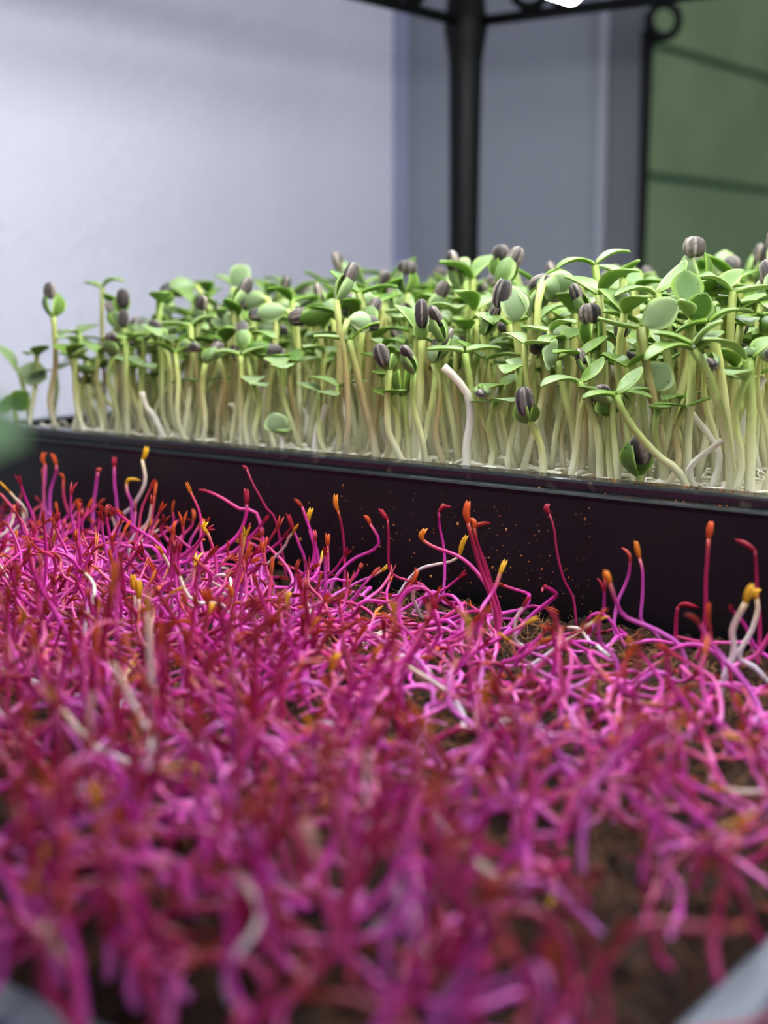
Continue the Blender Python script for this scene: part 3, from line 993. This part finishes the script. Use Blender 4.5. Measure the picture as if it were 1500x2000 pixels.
# ------------------------------------------------------------------ pink sprouts
HUES = {'magenta': [(240, 120, 211), (228, 78, 194), (188, 34, 132)], 'violet': [(226, 132, 212), (210, 92, 194), (170, 44, 134)], 'crimson': [(212, 66, 142), (180, 34, 98), (146, 22, 62)],
        'rose': [(244, 146, 208), (232, 98, 182), (200, 46, 116)], 'white': [(236, 226, 234), (232, 216, 228), (226, 210, 190)]}
TIPS = {'orange': (206, 84, 26), 'rust': (164, 46, 26), 'crimson': (166, 26, 52), 'yellow': (222, 168, 24), 'gold': (216, 124, 24), 'pale': (224, 176, 160)}
HUE_LIN = {k: np.array([lin(c) for c in v]) for k, v in HUES.items()}
TIP_LIN = {k: lin(v) for k, v in TIPS.items()}


def stem_colours(hue, tip, N):
    t = np.linspace(0, 1, N)
    h = HUE_LIN[hue]
    cs_ = np.vstack([h, h[2] * 0.45 + TIP_LIN[tip] * 0.55 if hue != 'white' else h[2] * 0.6 + TIP_LIN[tip] * 0.4])
    return np.stack([np.interp(t, [0, 0.35, 0.85, 1.0], cs_[:, k]) for k in range(3)], 1)


TS = 6                                       # rings of a tip


def tip_lines(end, direction, L, split, bend, rs):
    """centre lines of the two narrow seed leaves at the end of a stem"""
    d = unit(direction)
    s = unit(np.cross(d, [rs.gauss(0, 1), rs.gauss(0, 1), rs.gauss(0, 1)]))
    b = unit(np.cross(d, s))
    out = []
    for g in (1, -1):
        q = []
        for i in range(TS):
            t = i / (TS - 1)
            q.append(end - d * 0.0002 + d * L * t * (1 - 0.25 * bend * t) + s * g * (0.00035 + split * L * t * t) + (b * bend - ZUP * 0.3 * bend) * L * t * t * 0.7)
        out.append(np.array(q))
    return out


TIP_R = np.array([0.45, 0.85, 1.0, 0.95, 0.7, 0.12])


def tip_geo(lines, wid):
    V, F = tubes(np.array(lines), np.tile(TIP_R * wid, (len(lines), 1)), 6, flat=np.full(len(lines), 0.55))
    return V, F


PK_GROUP = 'pink sprouts in the grey tray'
pink_hero_xy = []


def add_pink(name, label, q, hue, tip, lines, rad, wid):
    q = np.asarray(q, float)
    root = thing(name, q[0], label, 'sprout', PK_GROUP)
    N = len(q)
    r = rad * np.interp(np.linspace(0, 1, N), [0, 0.3, 0.85, 1], [1.05, 1.05, 0.9, 0.85])
    V, F = tubes(q[None], r[None], 7)
    C = np.repeat(stem_colours(hue, tip, N), 7, axis=0)
    F = F.tolist() + [tuple((N - 1) * 7 + k for k in range(7)), tuple(range(6, -1, -1))]
    mk('stem', V[0] - q[0], F, M_pink, root, C)
    if lines is not None:
        TV, TF = tip_geo(lines, wid)
        tf = TF.tolist() + [tuple((TS - 1) * 6 + k for k in range(6))]
        for v in TV:
            t = np.repeat(np.linspace(0, 1, TS), 6)[:, None]
            c = TIP_LIN[tip] * (0.75 + 0.4 * t)
            mk('seed_leaf', v - q[0], tf, M_tip, root, c)
    return root


def pk(label, hue, tip, tips, pts, w=6.5, base=None, Y=None):
    """a pink sprout read off against the soil: tips = (x,y) from joint to leaf end (or None), pts = stem from joint down to base"""
    bx, by = pts[-1] if base is None else base
    g = ground(bx, by, 0.001)
    Yb = g[1] if Y is None else Y
    wlim = 0.4115
    if g @ WV > wlim:
        Yb = front_Y(bx, wlim - 0.002)
    pl = [at(x, y, Yb) for x, y in pts][::-1]
    ww_ = rnd.uniform(-0.003, 0.003)
    n = len(pl)
    for i, p in enumerate(pl):
        k = i / max(1, n - 1)
        off = np.array([0, 1, 0]) * (ww_ * math.sin(math.pi * k))
        p += off
        e = p @ WV - (wlim - 0.0005)
        if e > 0:
            p -= ray(750, 900) * e * 1.0
        zs = float(soil_z(p @ U, min(p @ WV, 0.414)))
        if i == 0:
            p[2] = zs - 0.0015
        else:
            p[2] = max(p[2], zs + 0.0008)
    q = spline(pl, 15)
    rad = w / 2 * Yb / F_PX
    lines = None
    if tips:
        t0 = q[-1]
        a = at(*tips[-1], q[-1][1])
        mid = at(*tips[0], q[-1][1]) if len(tips) > 1 else (t0 + a) / 2
        sp = spline([t0, mid, a], TS)
        s = np.array([0.0003, 0.0004, 0])
        lines = [sp - s * 0.6, sp + s * 0.9 + np.linspace(0, 1, TS)[:, None] ** 2 * np.array([0.0006, 0.0005, -0.0004])]
    pink_hero_xy.append(q[0][:2])
    nm = 'white_sprout' if hue == 'white' else 'pink_sprout'
    return add_pink(nm, label, q, hue, tip, lines, rad, 0.00075 * min(1.35, max(1, w / 7)))


pk('upright crimson sprout with gold flame-like tip before the black tray', 'crimson', 'gold', [(655, 985), (654, 964)], [(660, 998), (666, 1025), (671, 1060), (673, 1100), (672, 1142)], 6)
pk('magenta sprout with flat red tip, leaning left before the black tray', 'magenta', 'rust', [(582, 982), (575, 973)], [(590, 990), (602, 1022), (615, 1060), (622, 1092), (620, 1122)], 7)
pk('small sprout with yellow spear tip close beside the red tipped one', 'magenta', 'yellow', [(602, 1008), (607, 991)], [(602, 1020), (606, 1040), (614, 1070), (619, 1118)], 5)
pk('sprout with long crimson tip tilted left over the soil edge', 'magenta', 'crimson', [(568, 1022), (560, 1002)], [(574, 1036), (585, 1062), (596, 1092), (601, 1120)], 6)
pk('pale stemmed sprout with short orange bud in a gap', 'rose', 'orange', [(639, 1052), (638, 1041)], [(640, 1066), (641, 1092), (641, 1120), (634, 1145), (628, 1158)], 6)
pk('pink sprout looping down and back under its orange forked tip', 'magenta', 'orange', [(718, 1014), (711, 1005)], [(723, 1022), (736, 1042), (741, 1056), (730, 1072), (690, 1092), (655, 1128), (642, 1152)], 7)
pk('crimson sprout whose stem turns sharply along the black wall', 'crimson', 'crimson', [(748, 1004), (740, 992)], [(757, 1015), (759, 1050), (759, 1105), (770, 1126), (800, 1136), (830, 1146), (846, 1178)], 6)
pk('pink sprout with tip hooked over to the right like a cane', 'magenta', 'crimson', [(866, 989), (878, 989)], [(857, 1000), (859, 1030), (867, 1070), (869, 1120), (864, 1180)], 6)
pk('long arching rose sprout with yellow curled tip, bending right', 'rose', 'gold', [(822, 1046), (830, 1031)], [(827, 1056), (848, 1068), (900, 1088), (938, 1125), (958, 1165), (967, 1210)], 8)
pk('dark crimson sprout with the biggest orange tip, tall before black wall', 'crimson', 'orange', [(910, 1000), (913, 977)], [(914, 1022), (924, 1060), (938, 1108), (956, 1155), (972, 1205), (972, 1240)], 9)
pk('crimson sprout with thin tip pointing right, twined with the tallest', 'crimson', 'rust', [(938, 1024), (953, 1020)], [(928, 1030), (932, 1060), (948, 1100), (962, 1145), (978, 1200), (975, 1235)], 6)
pk('crimson sprout with pale forked tip inside the tall cluster', 'crimson', 'orange', [(926, 1022), (918, 1010)], [(925, 1032), (936, 1075), (950, 1120), (966, 1180), (968, 1238)], 6)
pk('white stem lying in a shallow S with yellow forked tip', 'white', 'yellow', [(903, 1060), (911, 1044)], [(895, 1080), (880, 1092), (852, 1099), (822, 1108), (800, 1128), (785, 1150), (768, 1172)], 7)
pk('thin crimson sprout with round knob head, left before black wall', 'crimson', 'crimson', [(474, 910), (480, 914)], [(482, 916), (492, 940), (505, 962), (520, 990), (540, 1020), (560, 1070)], 5)
pk('white curved stem topped by bright yellow spear, left by the wall', 'white', 'yellow', [(283, 888), (285, 871)], [(283, 898), (288, 920), (290, 938), (280, 962), (260, 990), (238, 1012), (218, 1044)], 8)
pk('straight violet sprout with crimson cap, second of the tall two', 'violet', 'crimson', [(222, 902), (222, 891)], [(223, 912), (225, 945), (229, 980), (232, 1020)], 7)
pk('straight violet sprout with stub rust cap, first of the tall two', 'violet', 'rust', [(192, 918), (193, 913)], [(191, 922), (187, 955), (182, 1000), (180, 1020)], 8)
pk('violet sprout with red curled head near the tray corner', 'violet', 'orange', [(105, 895), (99, 884)], [(110, 908), (110, 922), (101, 945), (96, 975), (98, 1000)], 7)
pk('violet sprout with orange flame head beside the red curled one', 'violet', 'orange', [(82, 896), (86, 882)], [(88, 908), (90, 935), (88, 965), (92, 1000)], 7)
pk('pale sprout with yellow tip bent over like a hook', 'violet', 'yellow', [(252, 936), (270, 937)], [(247, 946), (250, 962), (258, 985), (256, 1015)], 7)
pk('pale sprout with yellow snaking head among the pink crowd', 'rose', 'yellow', [(396, 1030), (402, 1018)], [(406, 1042), (413, 1065), (421, 1100), (421, 1150), (414, 1192)], 7)
pk('sprout with fat short yellow leaves among the pink crowd', 'rose', 'yellow', [(468, 1096), (470, 1076)], [(467, 1106), (464, 1120), (460, 1150)], 6)
pk('white sprout with a yellow spear, nearer one of the yellow twins', 'white', 'yellow', [(270, 1152), (268, 1130)], [(271, 1170), (272, 1200), (270, 1240), (268, 1270)], 9)
pk('white sprout with a yellow spear, further one of the yellow twins', 'white', 'yellow', [(259, 1140), (257, 1120)], [(262, 1155), (264, 1180), (262, 1230)], 8)
pk('long magenta sprout sweeping left in a bow below its dark tip', 'magenta', 'crimson', [(481, 968), (478, 953)], [(482, 985), (480, 1010), (465, 1045), (430, 1075), (385, 1102), (352, 1138)], 8)
pk('red sprout stretched nearly level across the top of the crowd', 'rose', 'crimson', [(396, 958), (388, 957)], [(405, 960), (432, 970), (468, 992), (505, 1008), (520, 1060)], 7)
pk('tall thin crimson sprout with red bud, alone by the black wall', 'crimson', 'crimson', [(1066, 992), (1070, 983)], [(1073, 1004), (1081, 1030), (1087, 1080), (1100, 1130), (1119, 1168), (1127, 1212)], 5)
pk('upright violet sprout with yellow club tip before black wall', 'violet', 'gold', [(1244, 1072), (1240, 1055)], [(1249, 1090), (1253, 1112), (1252, 1160), (1249, 1208), (1270, 1225), (1300, 1240)], 7)
pk('thick violet sprout bending over the soil with pale yellow forked tip', 'violet', 'gold', [(1185, 1126), (1181, 1113)], [(1191, 1140), (1201, 1168), (1216, 1202), (1240, 1214), (1290, 1236), (1332, 1268), (1345, 1322)], 9)
pk('tall crimson sprout with orange flame tip, by the white stems', 'crimson', 'orange', [(1386, 1032), (1388, 1017)], [(1384, 1052), (1381, 1090), (1377, 1140), (1377, 1200), (1370, 1255), (1355, 1292)], 9)
pk('crimson sprout with bent elbow tip at the tray\'s near edge', 'crimson', 'crimson', [(1455, 1062), (1437, 1053)], [(1474, 1076), (1478, 1100), (1481, 1150), (1486, 1230), (1480, 1300)], 8)
pk('white stem with ragged yellow head, crossing its white neighbour', 'white', 'yellow', [(1462, 1156), (1468, 1140)], [(1456, 1178), (1440, 1212), (1432, 1240), (1437, 1275), (1415, 1328), (1400, 1362)], 13)
pk('white stem with drooping yellow head, lower of the crossing pair', 'white', 'yellow', [(1472, 1158), (1482, 1150)], [(1478, 1170), (1480, 1190), (1468, 1232), (1442, 1282), (1475, 1305), (1515, 1325)], 11)
pk('crimson sprout with thick pink tip folded level like a tap', 'crimson', 'crimson', [(1335, 1180), (1362, 1186)], [(1324, 1186), (1321, 1210), (1320, 1250)], 9)
pk('pink sprout bowed into a low arch at the soil edge', 'magenta', 'crimson', [(1150, 1228), (1146, 1240)], [(1146, 1215), (1154, 1202), (1172, 1197), (1192, 1212), (1208, 1240), (1225, 1258)], 8)
pk('pink sprout making a wide low arch beside the tall orange flame', 'magenta', 'crimson', None, [(1272, 1286), (1320, 1268), (1355, 1260), (1390, 1272), (1412, 1296), (1418, 1325)], 8)
pk('pink sprout lying flat along the foot of the black wall', 'rose', 'crimson', None, [(1322, 1244), (1365, 1250), (1420, 1251), (1462, 1253), (1470, 1265)], 7)
pk('magenta sprout in a big upright loop over open soil', 'magenta', 'crimson', [(846, 1178), (852, 1190)], [(846, 1166), (832, 1152), (808, 1150), (786, 1168), (778, 1195), (785, 1230), (806, 1278)], 9)
pk('rose sprout lying across open soil, upper of two', 'rose', 'crimson', [(690, 1250), (675, 1256)], [(720, 1246), (780, 1243), (840, 1234), (878, 1234), (902, 1254)], 8)
pk('rose sprout lying across open soil, lower of two', 'rose', 'crimson', None, [(780, 1262), (830, 1257), (880, 1262), (905, 1270)], 8)
pk('white sprout lying in a ring on the bare soil', 'white', 'yellow', [(842, 1346), (856, 1360)], [(824, 1344), (842, 1328), (838, 1308), (815, 1290), (790, 1280), (772, 1288), (768, 1312)], 11)
pk('blurred sprout with a stout yellow tip in mid tray', 'rose', 'yellow', [(650, 1292), (660, 1274)], [(648, 1310), (652, 1340), (640, 1380)], 9)
pk('blurred white stem hanging in a bent line in the near crowd', 'white', 'rust', None, [(806, 1560), (800, 1615), (780, 1680), (772, 1740), (790, 1782)], 17)
pk('blurred short white stem slanting right in the near crowd', 'white', 'rust', [(828, 1562), (822, 1550)], [(836, 1575), (856, 1596), (876, 1618)], 20)
pk('nearest pale violet stem curving down toward the tray corner', 'violet', 'rust', [(958, 1735), (962, 1700)], [(954, 1770), (938, 1840), (905, 1920), (850, 2000), (830, 2050)], 26)
pk('blurred violet sprout making a broad bow near the tray corner', 'magenta', 'rust', [(140, 1705), (125, 1720)], [(160, 1690), (230, 1680), (310, 1680), (360, 1710), (375, 1770)], 20)
pk('blurred pale stem slanting across the near crowd', 'white', 'rust', None, [(205, 1540), (250, 1515), (310, 1482), (320, 1500)], 14)
pk('blurred whitish pink sprout with creased head in near crowd', 'rose', 'pale', [(600, 1625), (590, 1600)], [(612, 1660), (630, 1720), (650, 1790), (690, 1850)], 22)
pk('blurred sprout with yellow tongue tip at the near side', 'rose', 'yellow', [(186, 1560), (180, 1530)], [(190, 1590), (196, 1640), (200, 1690)], 14)
pk('blurred pale sprout with whitish head near the tray corner', 'rose', 'pale', [(95, 1830), (70, 1800)], [(110, 1860), (140, 1900), (170, 1960)], 20)
pk('blurred magenta stem lying slanted over dark soil', 'magenta', 'rust', None, [(1300, 1402), (1250, 1440), (1205, 1480), (1190, 1500)], 22)


def density(u, w, px, py):
    """how thickly the tray is sown"""
    d = 1.0
    wall = 0.414 - w
    d *= np.interp(w, [0.16, 0.26, 0.32], [0.62, 0.72, 1.0])
    d *= np.interp(px, [0, 500, 700, 1000, 1500], [1.0, 1.0, 0.85, 0.62, 0.50]) if wall > 0.05 else np.interp(px, [0, 450, 620, 900, 1100, 1500], [1.0, 0.95, 0.62, 0.42, 0.28, 0.15])
    return d


def grow(p0, rs, px, wall, near):
    """bent growth line of a young sprout from the soil"""
    low = float(np.interp(px, [350, 700], [0, 1])) * (1 if wall < 0.09 else 0.5)
    L = rs.uniform(0.022, 0.044) * (1.0 - 0.22 * low) * (1 + 0.12 * near)
    lying = rs.random() < 0.66 + 0.25 * low - 0.32 * near
    az = rs.uniform(0, 6.28)
    top_el = math.radians(rs.uniform(28 + 30 * near, 98))
    dip = rs.random() < 0.45 - 0.2 * near
    el = math.radians(rs.uniform(8, 40) if lying else rs.uniform(35, 85))
    N = 12
    q = [p0 + np.array([0, 0, -0.0012])]
    daz = rs.gauss(0, 0.19)
    wob = rs.gauss(0, 0.28)
    rise = rs.uniform(-0.03, 0.13 - 0.06 * low) if lying else rs.uniform(-0.03, 0.09)
    flip = rs.random() < 0.13
    for i in range(N - 1):
        az += daz + rs.gauss(0, 0.22)
        el += rise + wob * math.sin(i * 0.9) + rs.gauss(0, 0.06)
        if flip and i > 5:
            el -= 0.32
        if dip and 2 < i < 6:
            el -= 0.22
        el = min(el, top_el)
        d = np.array([math.cos(az) * math.cos(el), math.sin(az) * math.cos(el), math.sin(el)])
        n = q[-1] + d * L / (N - 1)
        zs = float(soil_z(min(max(n @ U, PT['u0'] + .01), PT['u1'] - .01), min(n @ WV, 0.414)))
        n[2] = max(n[2], zs + 0.0007)
        e = n @ WV - 0.4118
        if e > 0:
            n = n - WV * e
        q.append(n)
    return np.array(q)


spr = []
step = 0.0060
rsq = random.Random(99)
rs_side = random.Random(5)
hp = np.array(pink_hero_xy)
for i in range(int((PT['u1'] - PT['u0']) / step)):
    for k in range(int(0.262 / step)):
        u_ = PT['u0'] + 0.010 + (i + rsq.uniform(-0.48, 0.48)) * step
        w_ = PT['w0'] + 0.010 + (k + rsq.uniform(-0.48, 0.48)) * step
        if w_ > 0.4105 or u_ > PT['u1'] - 0.012 or u_ < PT['u0'] + 0.009 or w_ < PT['w0'] + 0.009:
            continue
        p = P(u_, w_, float(soil_z(u_, w_)))
        px, py = project(p)
        if not (-1000 < px < 2300 and py < 2800):
            continue
        rq = rsq if -160 < px < 1660 and py < 2250 else rs_side
        if rq.random() > density(u_, w_, px, py):
            continue
        near = float(np.interp(w_, [0.17, 0.32], [1, 0]))      # the nearer rows are older, redder, with larger seed leaves
        hue = rq.choices(('magenta', 'violet', 'crimson', 'rose', 'white'), (46, 14, 13 + 90 * near, 20 - 12 * near, 4 - 2.5 * near))[0]
        tip = rq.choices(('orange', 'rust', 'crimson', 'yellow', 'gold'), (20 + 8 * near, 38 + 20 * near, 30, 4 if hue != 'white' else 40, 6))[0]
        q = grow(p, rq, px, 0.414 - w_, near)
        spr.append((p[1], q, hue, tip, px, py, u_, w_, rq.uniform(0.00054, 0.00076) * (1 + 0.18 * near), rq.uniform(0.0036, 0.0068) * (1 + 0.30 * near), rq.random() ** 3 * 0.26, rq.uniform(0, 0.95) ** 2))
# those which show largest in view stand alone; the others form one mass
in_view = []
for s in spr:
    x_, y_ = project(s[1])
    ok = np.mean((x_ > 0) & (x_ < 1500) & (y_ < 2000)) > 0.6
    in_view.append(ok)
order = sorted((i for i in range(len(spr)) if in_view[i]), key=lambda i: spr[i][0])
N_PINK = 235
solo_ids = set(order[:N_PINK])


def pzone(px, py):
    a = 'tray corner' if py > 1900 else 'nearest rank' if py > 1740 else 'second rank' if py > 1600 else 'third rank' if py > 1500 else 'fourth rank' if py > 1420 else 'fifth rank'
    b = ('at left frame edge', 'by the violet bow', 'below the creased head', 'by the bent white stem', 'by nearest violet stem', 'right of nearest violet stem', 'near slanted magenta stem', 'at right frame edge')[min(7, max(0, int(px / 188)))]
    return a + ', ' + b


lc, rows = {}, []
for i in order[:N_PINK]:
    s = spr[i]
    h = s[1][:, 2].max() - s[1][0, 2]
    form = 'flat' if h < 0.010 else 'bowed' if s[1][-1, 2] < h * 0.75 + s[1][0, 2] else 'upright' if h > 0.021 else 'low'
    key = f"{form} {s[2]} sprout, {s[3]} tip, {pzone(s[4], s[5])}"
    rows.append((i, key))
    lc.setdefault(key, []).append((s[4], i))
for i, key in rows:
    s = spr[i]
    same = sorted(lc[key])
    lab = key if len(same) == 1 else f"{ordinal[min(11, [j for _, j in same].index(i))]} from left, {key}"
    q = spline(s[1], 14)
    lines = tip_lines(q[-1], q[-1] - q[-3], s[9], s[10], s[11], rsq)
    add_pink('white_sprout' if s[2] == 'white' else 'pink_sprout', lab, q, s[2], s[3], lines, s[8], 0.00050)

ids = [i for i in range(len(spr)) if i not in solo_ids]
Q = np.array([spr[i][1] for i in ids])
N = Q.shape[1]
prof = np.interp(np.linspace(0, 1, N), [0, 0.3, 0.85, 1], [1.05, 1.05, 0.9, 0.85])
R = np.array([spr[i][8] for i in ids])[:, None] * prof
V1, F1 = tubes(Q, R, 6)
C1 = np.array([np.repeat(stem_colours(spr[i][2], spr[i][3], N), 6, axis=0) for i in ids])
TL, TC = [], []
tt = np.repeat(np.linspace(0, 1, TS), 6)[:, None]
for i in ids:
    s = spr[i]
    ls = tip_lines(s[1][-1], s[1][-1] - s[1][-3], s[9], s[10], s[11], rsq)
    TL += ls
    c = TIP_LIN[s[3]] * (0.75 + 0.4 * tt) * rsq.uniform(0.85, 1.15)
    TC += [c, c]
V2, F2 = tip_geo(TL, 0.00050)
nA = V1.shape[1]
nB = V2.shape[1]
FA = (F1[None] + (np.arange(len(V1)) * nA)[:, None, None]).reshape(-1, 4)
FB = (F2[None] + (np.arange(len(V2)) * nB)[:, None, None]).reshape(-1, 4) + len(V1) * nA
tag(mk('pink_sprout_carpet', np.vstack([V1.reshape(-1, 3), V2.reshape(-1, 3)]), np.vstack([FA, FB]), [M_pink, M_tip], None,
       np.vstack([C1.reshape(-1, 3), np.array(TC).reshape(-1, 3)]), mi=np.r_[np.zeros(len(FA)), np.ones(len(FB))]),
    'carpet of tangled pink sprouts covering the dark soil of the grey tray', 'sprouts', kind='stuff')
print('sprouts', len(spr), 'sunflower', len(cand))

# ------------------------------------------------------------------ a leafy seedling at the near left tray edge, one pale leaf reaching into view
b = P(0.236, 0.160, -0.003)
sd = thing('leafy_seedling', b, 'out of focus pale green leaf of a seedling at the left frame edge', 'seedling')
leafp = at(-60, 880, 0.172)
put(sd, 'stem', stem_geo([b, b + np.array([0.004, -0.006, 0.05]), leafp + np.array([-0.004, 0.002, 0.0])], 0.0014, 0.001, 'green'), M_stem)
put(sd, 'leaf', seed_leaf(leafp + np.array([-0.004, 0.002, 0.0]), at(44, 858, 0.165), np.array([0.2, -0.9, 0.6]), 0.011, col=(170, 204, 158), edge=(150, 190, 130)), M_leaf)
put(sd, 'leaf', seed_leaf(leafp + np.array([-0.004, 0.002, 0.0]), leafp + np.array([-0.016, 0.006, 0.004]), np.array([0.0, -0.6, 0.8]), 0.009, col=(150, 186, 140), edge=(150, 190, 130)), M_leaf)
